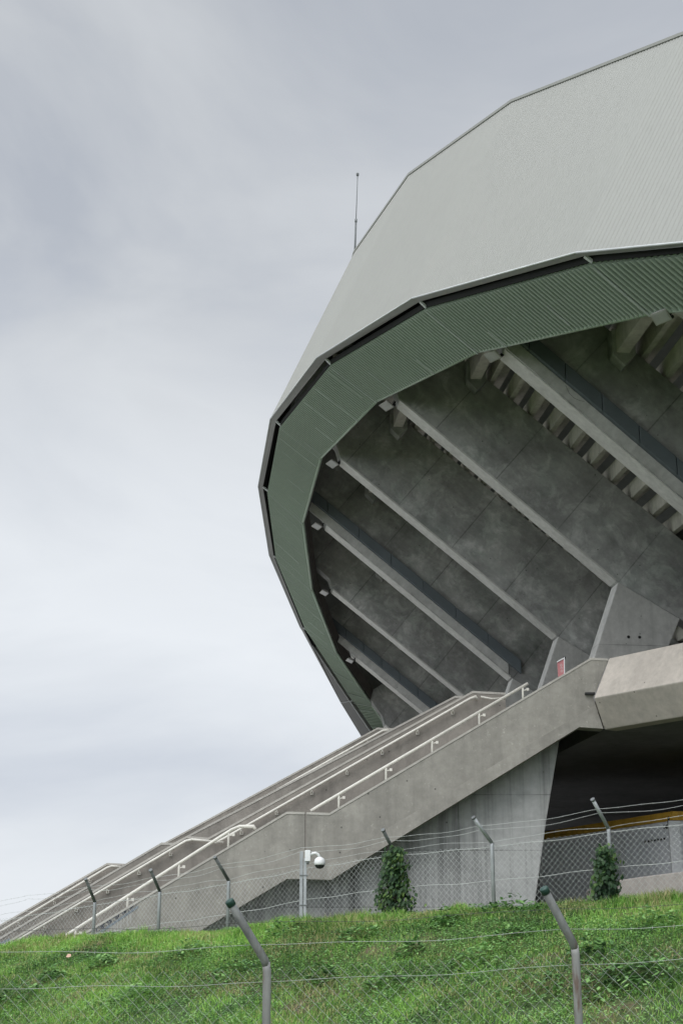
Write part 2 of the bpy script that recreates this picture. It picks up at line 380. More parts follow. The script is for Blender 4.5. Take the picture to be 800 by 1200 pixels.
# corbels and the edge beams they carry, frame to frame
tips = {6: onf(6, 779, 380, WID), 5: onf(5, 726.5, 436.5, WID), 4: onf(4, 555.6, 463.4, WID), 3: onf(3, 465.6, 517, WID), 2: onf(2, 436, 591.5, WID)}
t5 = tips[5]; dl = np.mean([np.subtract(tips[k], (Si[k][0], zl(k, Si[k][0]))) for k in (5, 4, 3)], 0)
for k in KS:
    t = tips[k] if k in (5, 4, 3, 2) else (Si[k][0] + dl[0], zl(k, Si[k][0]) + dl[1])
    a, z = t; w = .30
    mb = MB()
    mb.prism([fr(k, a - w, z + .33, WID), fr(k, a, z, WID), fr(k, a + w, z + .33, WID), fr(k, a + w, z + 1.0, WID), fr(k, a - w, z + 1.0, WID)], -D * .42)
    mb.build('corbel', M['raker'], arena, bevel=.02)
    if k < KS[-1]:
        f_ = 1.0
        while f_ > .3 and a < Cl[k][0] + (Cl[k + 1][0] - Cl[k][0]) * f_ + .9: f_ -= .02
        tn = (a, z + (zl(k + 1, a) - zl(k, a)) * f_)
        zz = .36
        p = [(-.20, zz), (.14, zz), (.14, zz + .62), (-.20, zz + .62)]
        A_ = [fr(k, a + x, z + y, WID + .03) for x, y in p]; B_ = [fr(k, tn[0] + x, tn[1] + y, WID + (BAY - WID) * f_) for x, y in p]
        mb = MB(); mb.poly(A_); mb.poly(B_)
        for i in range(4): mb.poly([A_[i], A_[(i + 1) % 4], B_[(i + 1) % 4], B_[i]])
        mb.build('edge_beam', M['step'], arena, bevel=.02)
# stepped seating deck seen from beneath, bay by bay
da, = (.60,)
for k in KS[:-1]:
    mb = MB(); st = math.ceil((max(Cl[k][0], Cl[k + 1][0]) + 1.9) / da) * da; n = int((9.5 - st) / da)
    lo = lambda kk, a: zl(kk, a) + DPT[kk]
    for i in range(n):
        a = st + i * da
        za, zb = lo(k, a), lo(k + 1, a); dz = -msl * da
        # L unit: tread slab and a downstand riser with a nib
        sec = [(0, .02), (.16, .02), (.16, .34), (da, .34), (da, .52), (0, .52)]
        A_ = [fr(k, a + x, za + .03 + y, WID * .5) for x, y in sec]
        B_ = [fr(k + 1, a + x, zb + .03 + y, WID * .5) for x, y in sec]
        n_ = len(sec)
        for q in range(n_): mb.poly([A_[q], A_[(q + 1) % n_], B_[(q + 1) % n_], B_[q]])
    if n > 0: mb.build('seating_deck', M['step'], arena)
# soffit and cladding, both of ribbed sheet running along the frames
def ribbed(mb, P0, Q0, P1, Q1, n, depth, prof):
    """sheet P->Q swept from frame 0 to frame 1 with n ribs; prof: (fraction of the pitch, 0..1 height)"""
    P0, Q0, P1, Q1 = map(Vector, (P0, Q0, P1, Q1))
    nrm = (P1 - P0).cross(Q0 - P0).normalized()
    rows = []
    for i in range(n):
        for f, h in prof:
            s = (i + f) / n; rows.append((P0.lerp(P1, s) + nrm * h * depth, Q0.lerp(Q1, s) + nrm * h * depth))
    rows.append((P1 + nrm * 0, Q1 + nrm * 0))
    b = len(mb.v)
    for p, q in rows: mb.v += [tuple(p), tuple(q)]
    for i in range(len(rows) - 1):
        mb.f.append((b + 2 * i, b + 2 * i + 1, b + 2 * i + 3, b + 2 * i + 2)); mb.sm.append(False)
for k in KS[:-1]:
    k1 = k + 1
    P = lambda T_, q: fr(q, *T_[q])
    mb = MB(); ribbed(mb, P(Si, k), P(So, k), P(Si, k1), P(So, k1), 46, .10, [(0, 0), (.5, 0), (.56, 1), (.94, 1)])
    sf = mb.build('soffit_panel', M['green'], arena, fix=False)
    def lift(p, z, a=0): return p + V(0, 0, z) + H * a
    i0, i1, o0, o1 = P(Si, k), P(Si, k1), P(So, k), P(So, k1)
    mb = MB(); mb.tube([lift(i0, -.02), lift(i1, -.02)], .065, 6); mb.build('inner_rim', M['green_rim'], sf)
    mb = MB(); mb.prism([lift(i0, .06, .06), lift(i1, .06, .06), lift(i1, .5, .2), lift(i0, .5, .2)], H * .05)
    mb.build('inner_fascia', M['fascia'], sf)
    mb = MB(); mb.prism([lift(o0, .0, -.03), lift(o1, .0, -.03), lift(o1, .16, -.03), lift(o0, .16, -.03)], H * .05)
    mb.build('outer_rim', M['gap_shade'], sf)  # rim coloured near black as part of the painted gap shade
    # seam strip at each frame
    dirv = (o0 - i0)
    mb = MB(); mb.box((i0 + o0) / 2 - V(0, 0, .13), dirv * .49, D * .026, dirv.cross(D).normalized() * .012)
    mb.build('seam_strip', M['joint'], sf)
    for q_ in range(2 if k > 3 else 5):       # lapped sheet joints, drawn as thin pale strips
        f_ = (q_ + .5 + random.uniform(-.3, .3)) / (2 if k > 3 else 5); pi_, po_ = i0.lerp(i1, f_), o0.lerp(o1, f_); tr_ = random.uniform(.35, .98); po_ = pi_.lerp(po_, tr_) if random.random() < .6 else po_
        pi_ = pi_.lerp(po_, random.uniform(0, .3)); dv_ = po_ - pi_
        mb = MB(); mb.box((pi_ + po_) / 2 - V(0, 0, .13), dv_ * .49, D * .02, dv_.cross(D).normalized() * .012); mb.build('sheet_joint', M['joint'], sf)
    c0, c1, t0, t1, n0, n1 = P(Cl, k), P(Cl, k1), P(Tp, k), P(Tp, k1), P(Ci, k), P(Ci, k1)
    mb = MB(); ribbed(mb, c0, t0, c1, t1, 64, .012, [(0, 0), (.5, 0), (.62, 1), (.88, 1)])
    cp = mb.build('cladding_panel', M['clad'], arena, fix=False)
    mb = MB(); up = (t0 - c0).normalized() * .10
    mb.poly([c0, c1, n1, n0]); mb.build('bottom_trim', M['trim'], cp, fix=False)
    mb = MB(); mb.poly([n0, n1, lift(n1, 1.2, .62), lift(n0, 1.2, .62)]); mb.build('gap_shade_sheet', M['gap_shade'], cp, fix=False)  # black sheets added where the gap holds only shade
    mb = MB(); mb.poly([lift(o0, .17, .1), lift(o1, .17, .1), lift(o1, .9, .75), lift(o0, .9, .75)]); mb.build('gap_shade_sheet', M['gap_shade'], cp, fix=False)
    mb = MB(); mb.tube([c0, c1], .022, 6); mb.build('drip_edge', M['seam'], cp)
    mb = MB(); mb.prism([lift(t0, -.04, -.06), lift(t1, -.04, -.06), lift(t1, .04, -.06), lift(t0, .04, -.06)], H * .6)
    mb.build('coping', M['clad'], cp)
    mb = MB(); mb.box((n0 + o0) / 2, (o0 - n0) * .5, D * .04, (o0 - n0).cross(D).normalized() * .03)
    mb.build('strut', M['seam'], cp)
# roof: a shallow shell from the rim to the far middle, and the closing inner wall
mid = fr(2.6, 40, 16)
mb = MB(); ring = [fr(k, Tp[k][0] + .2, Tp[k][1] - .03) for k in KS]
for a_, b_ in zip(ring[:-1], ring[1:]): mb.poly([a_, b_, mid])
mb.poly([ring[-1], fr(KS[-1], 40, 10), mid]); mb.poly([ring[0], fr(KS[0], 40, 10), mid])
mb.build('roof', M['roof'], arena)
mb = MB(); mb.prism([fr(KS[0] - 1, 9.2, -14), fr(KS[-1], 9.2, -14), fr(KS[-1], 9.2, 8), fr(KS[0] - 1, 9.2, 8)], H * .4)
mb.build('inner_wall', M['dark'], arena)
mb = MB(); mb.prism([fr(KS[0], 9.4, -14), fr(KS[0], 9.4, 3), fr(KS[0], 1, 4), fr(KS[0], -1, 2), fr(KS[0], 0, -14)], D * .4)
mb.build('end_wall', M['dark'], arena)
# columns glimpsed between the plinths
for k in (5, 4, 3):
    c = fr(k, 4.2, 0, 3.2); mb = MB(); mb.tube([V(c.x, c.y, DECK_Z - .1), V(c.x, c.y, base(k).z + .3)], .42, 16); mb.build('round_column', M['plinth'], arena)

# floodlights, each a thing hung at the top of a raker
fl = {6: (774, 372), 5: (577, 417.5), 4: (452.5, 476), 3: (389, 544), 2: (371, 617), 1: (379.5, 695), 0: (409.5, 774.5)}
flab = {6: 'boxy floodlight at far upper right under the green soffit, beside a thick edge beam',
        5: 'largest fully seen floodlight, tilted grey box beside the corbelled edge beam',
        4: 'grey floodlight at the top of the beam running down to the big plinth',
        3: 'grey floodlight where the green soffit makes its sharp bend above a dark shield',
        2: 'pale floodlight at the top end of the beam with the long blue-grey duct',
        1: 'small pale floodlight second lowest along the inner green rim',
        0: 'small pale floodlight lowest along the inner green rim, above the short ducted beam'}
proto = None
for k in sorted(fl, reverse=True):
    a, z = onf(k, *fl[k], .35); c = fr(k, a, z, .35)
    if proto is None:
        t = thing('floodlight', '', 'floodlight', (0, 0, 0)); proto = t
        mb = MB(); F_ = V(-.80, -.36, -.48).normalized(); S_ = F_.cross(V(0, 0, 1)).normalized(); U_ = S_.cross(F_)
        F_, S_, U_ = V(-1, 0, -.25).normalized(), V(0, 1, 0), V(-.25, 0, 1).normalized()
        nrm_ = V(-.30, -.35, -1).normalized(); S_ = V(-.45, .89, 0).normalized(); S_ = (S_ - nrm_ * S_.dot(nrm_)).normalized(); F_ = S_.cross(nrm_)
        if F_.x > 0: F_ = -F_
        back = [F_ * x * .13 + S_ * y * .15 - nrm_ * .14 for x, y in ((1, 1), (1, -1), (-1, -1), (-1, 1))]
        frnt = [F_ * x * .21 + S_ * y * .23 for x, y in ((1, 1), (1, -1), (-1, -1), (-1, 1))]
        mb.poly(back); mb.poly(frnt)
        for e in range(4): mb.poly([back[e], back[(e + 1) % 4], frnt[(e + 1) % 4], frnt[e]])
        mb.build('housing', M['lamp'], t, Matrix.Identity(4), bevel=.012)
        mb = MB(); mb.box(nrm_ * .004, F_ * .17, S_ * .19, nrm_ * .006); mb.build('glass', M['glass'], t, Matrix.Identity(4))
        mb = MB(); mb.tube([F_ * -.1 - nrm_ * .1, V(.26, 0, .06), V(.36, .02, .22)], .03, 6); mb.tube([V(.30, -.1, .05), V(.30, .12, .05)], .05, 6)
        mb.build('bracket', M['black'], t, Matrix.Identity(4))
        r = t
    else:
        r = proto.copy(); COL.objects.link(r)
        for ch in proto.children:
            c2 = ch.copy(); COL.objects.link(c2); c2.parent = r
    r.scale = (.8, .8, .8); r.location = c; r.rotation_euler = (0, 0, TH + .35 * (k - 3) / 3)
    tag(r, flab[k], 'floodlight', 'floodlights under the roof rim')
# antenna on the rim
p = at_depth(415.6, 297, fr(3, *Tp[3]).y); an = thing('antenna', 'thin whip antenna standing on the roof edge against the grey sky', 'antenna', p)
hgt = (at_depth(419, 202, p.y).z - p.z); dx = at_depth(419, 202, p.y).x - p.x
q = lambda f: p + V(dx * f, 0, hgt * f)
mb = MB(); mb.tube([q(-.03), q(.4)], .035, 8); mb.tube([q(.38), q(.42)], .045, 8); mb.build('mast', M['galv_dark'], an)
mb = MB(); mb.tube([q(.4), q(.97)], .016, 6); mb.build('whip', M['galv_dark'], an)
mb = MB(); mb.lathe(q(.95), V(0, 0, 1), [(0, .015), (.03, .05), (.12, .055), (.16, .01)], 8); mb.build('tip', M['galv_dark'], an)

# ================================================================== STAIRCASE: four raking walls one behind another
stair = thing('staircase', 'long grey concrete outdoor staircase with cream handrails climbing to the arena walkway', 'staircase', (0, 36, 0))
Y1, Y2, Y2b, Y3 = 33.0, 37.6, 39.0, 44.5
def wall(name, pts, y, th, mat, par, bevel=.02):
    mb = MB(); mb.prism([at_depth(px, py, y) for px, py in pts], V(0, th, 0)); return mb.build(name, mat, par, bevel=bevel)
def lineat(p, q, x): return p[1] + (q[1] - p[1]) * (x - p[0]) / (q[0] - p[0])
# nearest parapet: lower flight | joint | upper flight; the stringer below the seam stands 20 mm proud
T1 = [(-60, 1188), (98, 1093), (338, 951)]
w = wall('parapet', [(-60, 1188), (336, 951.5), (357.3, 952), (357.3, 1012), (300, 1046 - 60), (250, 1012), (-60, 1196)][:3] + [(357.3, 992.5), (-60, 1240)], Y1, .28, M['stair'], stair, .003)
wall('stringer', [(-60, 1240), (357.3, 992.5), (357.3, 1030), (336, 1030), (-60, 1268)], Y1 - .005, .4, M['stair'], stair, .004)
wall('parapet', [(358.6, 952), (386, 953), (692, 771), (712.5, 772), (694.5, 817.5), (697.5, 826), (358.6, 1027)], Y1, .28, M['stair'], stair, .003)
wall('stringer', [(358.6, 1027), (697.5, 826), (706.5, 854), (678.5, 852), (388, 1031), (358.6, 1030.4)], Y1 - .005, .4, M['stair'], stair, .004)
def cope(pts, y, th, drop=.05, up=.008):
    mb = MB(); P = [at_depth(px, py, y) for px, py in pts]
    for a, b in zip(P[:-1], P[1:]):
        mb.prism([a + V(0, 0, up), b + V(0, 0, up), b - V(0, 0, drop), a - V(0, 0, drop)], V(0, th, 0))
    return mb.build('coping', M['coping'], stair, fix=True)
cope([(-60, 1188), (336, 951.5), (357, 952)], Y1 - .012, .30, .045); cope([(359, 952), (386, 953), (692, 771), (712, 772)], Y1 - .012, .30, .045)
W2 = [(-80, 1156), (218.6, 980), (244, 982), (553.5, 810), (592, 812)]
W2b = [(-80, 1146), (189.5, 987.6), (203, 988.2), (533, 815.6), (560, 816)]
W3 = [(-90, 1136), (125.6, 1011.6), (147, 1012.5), (442, 853), (470, 854)]
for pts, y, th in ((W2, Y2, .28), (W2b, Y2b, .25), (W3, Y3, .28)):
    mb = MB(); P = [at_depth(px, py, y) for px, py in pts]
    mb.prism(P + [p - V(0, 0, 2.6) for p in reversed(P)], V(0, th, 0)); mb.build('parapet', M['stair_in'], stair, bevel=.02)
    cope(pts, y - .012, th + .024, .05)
# the flights themselves between the walls (hidden by the near parapet, seen from a step aside)
def flights(ya, yb, pts, y):
    mb = MB(); P = [at_depth(px, py, y) - V(0, 0, .95) for px, py in pts]
    for a, b in zip(P[:-1], P[1:]):
        n = max(1, int(abs(b.z - a.z) / .17))
        for i in range(n):
            u, v = a.lerp(b, i / n), a.lerp(b, (i + 1) / n)
            zt = v.z
            mb.prism([V(u.x, ya, zt), V(v.x + .01, ya, zt), V(v.x + .01, ya, zt - .25), V(u.x, ya, zt - .25)], V(0, yb - ya, 0))
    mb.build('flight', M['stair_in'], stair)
flights(Y1 + .3, Y2 - .01, [(-60, 1188), (336, 951.5), (386, 953), (692, 771), (712, 771.5)], Y1)
flights(Y2b + .27, Y3 - .01, W2b, Y2b)
# handrails
def handrail(px, y, r, brk, mount):
    P = [at_depth(x, yy, y) for x, yy in px]
    mb = MB(); mb.tube(P, r, 10); hr = mb.build('handrail', M['rail'], stair)
    for bx, by in brk:
        p = at_depth(bx, by, y); mb = MB()
        if mount == 'wall':
            mb.tube([p + V(0, 0, -r * .5), p + V(0, .0, -.07), p + V(0, .10, -.10)], .02, 6); mb.box(p + V(0, .115, -.10), V(.04, 0, 0), V(0, .012, 0), V(0, 0, .04))
        else:
            mb.tube([p + V(0, 0, -r * .5), p + V(0, 0, -.1), p + V(.0, .0, -.55)], .026, 8); mb.tube([p + V(0, 0, -.10), p + V(.11, 0, -.07)], .014, 6); mb.box(p + V(.11, 0, -.07), V(.03, 0, 0), V(0, .03, 0), V(0, 0, .03))
        mb.build('bracket', M['rail'], hr)
handrail([(364, 950.5), (372, 945.5), (618, 801)], Y1 + .34, 0.036, [(397, 931), (452, 898.5), (506, 866.5), (561, 834.5), (612, 804.5)], 'top')
handrail([(-40, 1172), (60, 1107.5), (272, 972), (281, 968.5), (297, 968.6), (300, 972.5)], Y1 + .34, 0.036, [(89, 1089.5), (150, 1050.5), (210, 1012), (268, 974.5)], 'top')
bw = lambda p, q, n, s=.5: [(p[0] + (q[0] - p[0]) * (i + s) / n, p[1] + (q[1] - p[1]) * (i + s) / n) for i in range(n)]
handrail([(-40, 1138), (218, 985.5), (225, 984), (262, 987.4)], Y2 - .14, .034, bw((-40, 1138), (218, 985.5), 7), 'wall')
handrail([(252, 988), (262, 983), (551, 818.5), (557, 816.5), (560, 820)], Y2 - .14, .034, bw((262, 983), (551, 818.5), 7), 'wall')
handrail([(-40, 1116), (126, 1016.8), (131, 1015), (142, 1016)], Y3 - .14, .034, bw((-40, 1116), (126, 1016.8), 4), 'wall')
handrail([(232, 977), (240, 973), (448, 856.5), (454, 855.5), (456, 858)], Y3 - .14, .034, bw((240, 973), (448, 856.5), 6), 'wall')
handrail([(590, 818), (576, 819), (563, 816.5)], Y2 - .14, .025, [], 'wall')
# sprayed lettering, a painted band and runs of paint on the lowest part of the parapet
def on_w1(px, py): return at_depth(px, py, Y1)
mb = MB(); off = V(0, -.006, 0)
mb.prism([on_w1(112.5, 1094.5) + off, on_w1(162, 1061) + off, on_w1(162, 1064) + off, on_w1(112.5, 1098) + off], V(0, .004, 0))
mb.prism([on_w1(-4, 1107) + off, on_w1(12, 1099) + off, on_w1(12, 1102) + off, on_w1(-4, 1110) + off], V(0, .004, 0))
gp = mb.build('painted_band', M['bluegrey'], stair)
mb = MB()
for i in range(22):
    f = i / 22; x = 113.5 + 47 * f; yb = 1092.5 - 32.2 * f; hh = 5.2 - 2.2 * f
    mode = i % 4
    st = {0: [(0, 0, .3, 1)], 1: [(0, 1, 1.5, .9), (.2, .1, 1.4, 0)], 2: [(.2, 1, 1.2, 0)], 3: [(0, 0, 0, 1), (0, .5, 1.3, .6), (1.3, 0, 1.3, 1)]}[mode]
    for (xa, ya, xb, yb2) in st:
        a_ = on_w1(x + xa, yb - ya * hh); b_ = on_w1(x + xb, yb - yb2 * hh); d_ = (b_ - a_).normalized(); n_ = V(-d_.z, 0, d_.x) * .011
        mb.prism([a_ - n_ + off, b_ - n_ + off, b_ + n_ + off, a_ + n_ + off], V(0, .004, 0))
mb.build('sprayed_lettering', M['ink'], stair)
mb = MB()
for i in range(11):
    x = 128 + i * 2.6 + random.uniform(-.8, .8); y0 = lineat((112, 1097), (162, 1064), x) + random.uniform(0, 2); y1 = y0 + random.uniform(5, 17); ww = random.uniform(.3, .9)
    mb.prism([on_w1(x - ww, y0) + off * .6, on_w1(x + ww, y0) + off * .6, on_w1(x + ww * .8, y1 * .7 + y0 * .3) + off * .6, on_w1(x, y1) + off * .6, on_w1(x - ww, y1 * .6 + y0 * .4) + off * .6], V(0, .003, 0))
mb.build('paint_run', M['drip'], stair)
mb = MB()
for i in range(420):
    x = random.uniform(372, 690); dy = random.expovariate(1 / 9) + 3
    if dy > 45 or (math.sin(x * .05) + math.sin(x * .021 + 1)) < random.uniform(-1.6, 1.3): continue
    y = lineat((386, 953), (692, 771), max(x, 386)) + dy; sz = random.uniform(.12, .42)
    n_ = random.randint(4, 6)
    mb.prism([on_w1(x + math.cos(q_ * 6.283 / n_) * sz * random.uniform(.6, 1.5), y + math.sin(q_ * 6.283 / n_) * sz * random.uniform(.5, 1.1)) + V(0, -.003, 0) for q_ in range(n_)], V(0, .002, 0))
mb.build('lime_flecks', M['drip'], stair)
# the pier under the stairs
pier = None
mb = MB(); yp = 33.75
mb.prism([at_depth(x, y, yp) for x, y in ((655, 868), (640, 960), (626.5, 1058), (617, 1130), (180, 1180), (180, 1110), (340, 1020), (392, 1022), (650, 866))], V(0, 10, 0))
pier = mb.build('concrete_pier', M['pier'], None, bevel=.03)
tag(pier, 'massive leaning concrete pier holding up the upper stair flight, streaked with damp', 'pier')

# ================================================================== WALKWAY
walk = thing('walkway', 'raised concrete walkway with a splayed warm-toned edge beam, right of the stair head', 'walkway', (8, 32, DECK_Z))
dw = V(1.31, -1.6, 0).normalized(); pl = V(-dw.y, dw.x, 0)   # plan direction of the edge beam and its inward normal
s0 = at_depth(713, 771.5, Y1)
def onw(px, py, off): return on_plane(px, py, s0 - pl * off, pl)
topA, topB = onw(713, 771.5, 0), onw(800, 755.6, 0)
midA, midB = onw(695.5, 818, .55), onw(800, 798.5, .55)
botA, botB = onw(707.5, 855, .1), onw(800, 839, .1)
ext = 1.9
def far(a, b): return a + (b - a) * ext
sec0 = [topA, midA, botA]; sec1 = [far(topA, topB), far(midA, midB), far(botA, botB)]
for a_, b_ in zip(sec0, sec1): b_.z = a_.z
mb = MB(); inn = pl * .35
A_ = [topA, midA, botA, botA + pl * .4, topA + inn + V(0, 0, -1.1), topA + inn]; B_ = [sec1[0], sec1[1], sec1[2], sec1[2] + pl * .4, sec1[0] + inn + V(0, 0, -1.1), sec1[0] + inn]
mb.poly(A_); mb.poly(B_)
for i in range(6): mb.poly([A_[i], A_[(i + 1) % 6], B_[(i + 1) % 6], B_[i]])
mb.build('edge_beam', M['beam'], walk, bevel=.025)
# dark joint bracket between stair and beam
mb = MB(); c = at_depth(690.5, 813, Y1 - .03); mb.box(c, V(.11, 0, 0), V(0, .06, 0), V(0, 0, .025)); mb.build('joint_bracket', M['black'], walk)
zb = botA.z
e1, e2 = sec1[0], sec1[0] + V(1.6, -12, 0)
poly = [V(at_depth(470, 854, Y3).x + .2, Y3 + .3, 0), V(botA.x - .6, Y2, 0), V(botA.x + .05, Y1 + .45, 0), botA + pl * .5, sec1[2] + pl * .5, e2, V(40, 18, 0), V(40, 100, 0), V(4.0, 100, 0), V(2.0, 62, 0)]
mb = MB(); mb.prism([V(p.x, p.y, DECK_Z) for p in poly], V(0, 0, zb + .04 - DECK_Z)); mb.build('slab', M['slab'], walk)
# ceiling ribs beneath the slab
for i, f in enumerate((.12, .55, 1.1)):
    c = botA + dw * (4.5 * f + .9) + pl * 1.4 + V(0, 0, -.12)
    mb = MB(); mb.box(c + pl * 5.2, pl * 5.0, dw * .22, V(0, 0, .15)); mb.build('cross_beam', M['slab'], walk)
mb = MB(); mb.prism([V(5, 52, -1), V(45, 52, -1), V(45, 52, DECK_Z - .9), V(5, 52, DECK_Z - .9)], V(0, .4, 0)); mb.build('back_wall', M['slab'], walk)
mb = MB(); mb.tube([botA + pl * 3 + dw * 2.2 + V(0, 0, .05), botA + pl * 3 + dw * 2.2 + V(0, 0, -1.2)], .05, 8); mb.build('drain_pipe', M['black'], walk)

# small white-edged red banner standing behind the parapet
bx = thing('banner_sign', 'small red banner with a white edge standing behind the stair parapet below a plinth', 'sign', at_depth(656, 790, 35.2))
bp = lambda x, y, o=0: at_depth(x, y, 35.2) + V(0, o, 0)
mb = MB(); mb.prism([bp(652.6, 775), bp(660, 771), bp(660.2, 800), bp(654, 800)], V(0, .03, 0)); mb.build('panel', M['red'], bx)
mb = MB()
mb.prism([bp(652.2, 775, -.02), bp(661, 770, -.02), bp(661, 771.6, -.02), bp(652.4, 776.4, -.02)], V(0, .06, 0)); mb.prism([bp(660, 771.4, -.02), bp(661.2, 770.8, -.02), bp(661.4, 800, -.02), bp(660.3, 800, -.02)], V(0, .06, 0))
mb.build('frame', M['white'], bx)
mb = MB(); mb.tube([bp(661, 772, .06), bp(661, 769.2, .06)], .035, 8); mb.build('post', M['black'], bx)
mb = MB()
for j, (x, y) in enumerate([(657, 779.5), (657.4, 783), (657.6, 786.5)]):
    for i in range(10):
        a0, a1 = i * .628, (i + 1) * .628
        if j == 1 and i in (2, 3): continue
        P_ = lambda a, r: bp(x + math.cos(a) * r * 1.0, y + math.sin(a) * r * 1.35, -.004)
        mb.prism([P_(a0, 1.15), P_(a1, 1.15), P_(a1, .7), P_(a0, .7)], V(0, .003, 0))
mb.build('print', M['mark'], bx)

# ================================================================== SERVICE BUILDING under the walkway
kb = thing('service_building', 'low grey-white building with a yellow roof band in the dark beneath the walkway', 'building', (8, 38, 0))
kc, kl = at_depth(786.5, 951, 36), at_depth(630, 976, 41.3); kl.z = kc.z
kd = (kl - kc).normalized(); kn = V(-kd.y, kd.x, 0)
if kn.y > 0: kn = -kn                         # faces the camera
kr = (V(1, .10, 0)).normalized()
def wallstrip(z0, z1, mat, name, o, par=kb):
    mb = MB(); g = o
    a, b, c = kc + (kn - kd) * 0 + V(0, 0, 0), kl, kc + kr * 7
    def q(p, z): return V(p.x, p.y, z)
    ctr = V(0, o, 0)
    pts = [a - V(0, o, 0), b - V(0, o, 0), b + kr * 7, c + V(0, -o, 0)]
    mb.prism([q(p, z0) for p in pts], V(0, 0, z1 - z0)); return mb.build(name, mat, par)
wallstrip(kc.z - .215, kc.z, M['yellow'], 'roof_band', .06)
wallstrip(kc.z - 4.5, kc.z - .216, M['kiosk'], 'wall', 0)
mb = MB(); c = kc - kd * .02 + V(0, -.05, 0)
mb.prism([V(c.x - .12, c.y - .02, kc.z - 4.4), V(c.x + .14, c.y - .02, kc.z - 4.4), V(c.x + .14, c.y - .02, kc.z - .23), V(c.x - .12, c.y - .02, kc.z - .23)], V(0, .1, 0)); mb.build('pilaster', M['kiosk_edge'], kb)
c = kc + kr * .62; mb = MB(); mb.prism([V(c.x, c.y - .02, kc.z - 3.2), V(c.x + 1.0, c.y + .08, kc.z - 3.2), V(c.x + 1.0, c.y + .08, kc.z - .5), V(c.x, c.y - .02, kc.z - .5)], V(0, -.04, 0)); mb.build('door', M['duct'], kb)
wn_ = kn
for i in range(7):                            # row of small vent holes
    P_ = on_plane(755.5 + i * 3.7, 986.3 - i * .55, kc + wn_ * .012, wn_)
    mb = MB(); mb.box(P_, kd * .035, wn_ * .01, V(0, 0, .025)); mb.build('vent', M['black'], kb)
P_ = [on_plane(x, y, kc + wn_ * .05, wn_) for x, y in ((779, 969), (782, 966), (783, 957))]
mb = MB(); mb.tube(P_, .022, 6); mb.tube([P_[0] + V(0, 0, .04), P_[0] - V(0, 0, .04)], .05, 6); mb.build('cable_bracket', M['black'], kb)
yr = 33.2
mb = MB(); mb.prism([at_depth(x, y, yr) for x, y in ((727, 1031), (762, 1026), (860, 1014), (860, 1120), (700, 1120), (705, 1036))], V(0, 2.2, 0))
rp = mb.build('ramp_wall', M['ramp'], None, bevel=.03); tag(rp, 'low pinkish concrete ramp wall at right edge, below the grey-white building', 'wall')

# ================================================================== GROUND: one sheet with the grass bank
FA, FB = V(-5.25, 31, 0), V(4.4, 24, 0)
fdir = (FB - FA).normalized(); fn = V(fdir.y, -fdir.x, 0)        # along the far fence; towards the camera
if fn.y > 0: fn = -fn
def fence_y(x): return FA.y + (FB.y - FA.y) * (x - FA.x) / (FB.x - FA.x)
cpx = np.array([-200, 0, 112, 268, 355, 460, 577, 700, 800, 1000]); cpy = np.array([1112, 1104, 1094, 1083, 1077, 1068, 1056, 1050, 1045, 1036])
CR = [(0, 0)] * 0
xs_, hs_ = [], []
for px in np.linspace(-200, 1000, 61):
    d = ray(px, np.interp(px, cpx, cpy)); m = (FB.y - FA.y) / (FB.x - FA.x)
    # crest lies 1.3 m in front of the fence
    t = (FA.y - 1.3 - m * FA.x) / (d.y - m * d.x); xs_.append(d.x * t); hs_.append(EYE + d.z * t - .10)
xs_, hs_ = np.array(xs_), np.array(hs_)
def nz(x, y, s, seed=0):                      # smooth value noise, vectorised
    x, y = np.asarray(x) * s + seed * 17.3, np.asarray(y) * s + seed * 9.1
    xi, yi = np.floor(x), np.floor(y); fx, fy = x - xi, y - yi; fx, fy = fx * fx * (3 - 2 * fx), fy * fy * (3 - 2 * fy)
    h = lambda a, b: np.modf(np.abs(np.sin(a * 127.1 + b * 311.7 + seed * 74.7) * 43758.5453))[0]
    return (h(xi, yi) * (1 - fx) + h(xi + 1, yi) * fx) * (1 - fy) + (h(xi, yi + 1) * (1 - fx) + h(xi + 1, yi + 1) * fx) * fy
def ground(x, y):
    x, y = np.asarray(x, float), np.asarray(y, float)
    m = (FB.y - FA.y) / (FB.x - FA.x)
    xc = np.clip(x, xs_[0], xs_[-1])
    t = (FA.y - 1.3 + m * (xc - FA.x)) - y    # distance in front of the crest
    h = np.interp(xc, xs_, hs_)
    front = h - (.30 * np.sqrt(t * t + .5) - .30 * .7)
    back = h - .10 * t * t / (1 + .12 * np.abs(t)) - .05 * np.abs(t)
    z = np.where(t > 0, front, back)
    z = z + np.where(np.abs(t) < 18, .10 * (nz(x, y, .55, 1) - .5) + .05 * (nz(x, y, 1.7, 2) - .5), 0)
    return np.where(t > 0, np.maximum(z, 0), np.maximum(z, .4 - .12 * np.clip(-t - 2, 0, 6)))
gx = np.unique(np.concatenate([np.linspace(-500, -16, 14), np.linspace(-16, 16, 129), np.linspace(16, 500, 14)]))
gy = np.unique(np.concatenate([np.linspace(-120, 8, 9), np.linspace(8, 36, 141), np.linspace(36, 60, 13), np.linspace(60, 900, 12)]))
GX, GY = np.meshgrid(gx, gy); GZ = ground(GX, GY)
vv = np.stack([GX, GY, GZ], -1).reshape(-1, 3); nx, ny = len(gx), len(gy)
ii = (np.arange(ny - 1)[:, None] * nx + np.arange(nx - 1)[None]).ravel()
ff = np.stack([ii, ii + 1, ii + nx + 1, ii + nx], 1)
g = np_mesh('ground', vv, ff.ravel(), np.full(len(ff), 4), M['soil']); kind(g, 'structure'); g.data.polygons.foreach_set('use_smooth', [True] * len(ff))
mb = MB(); zp = .012
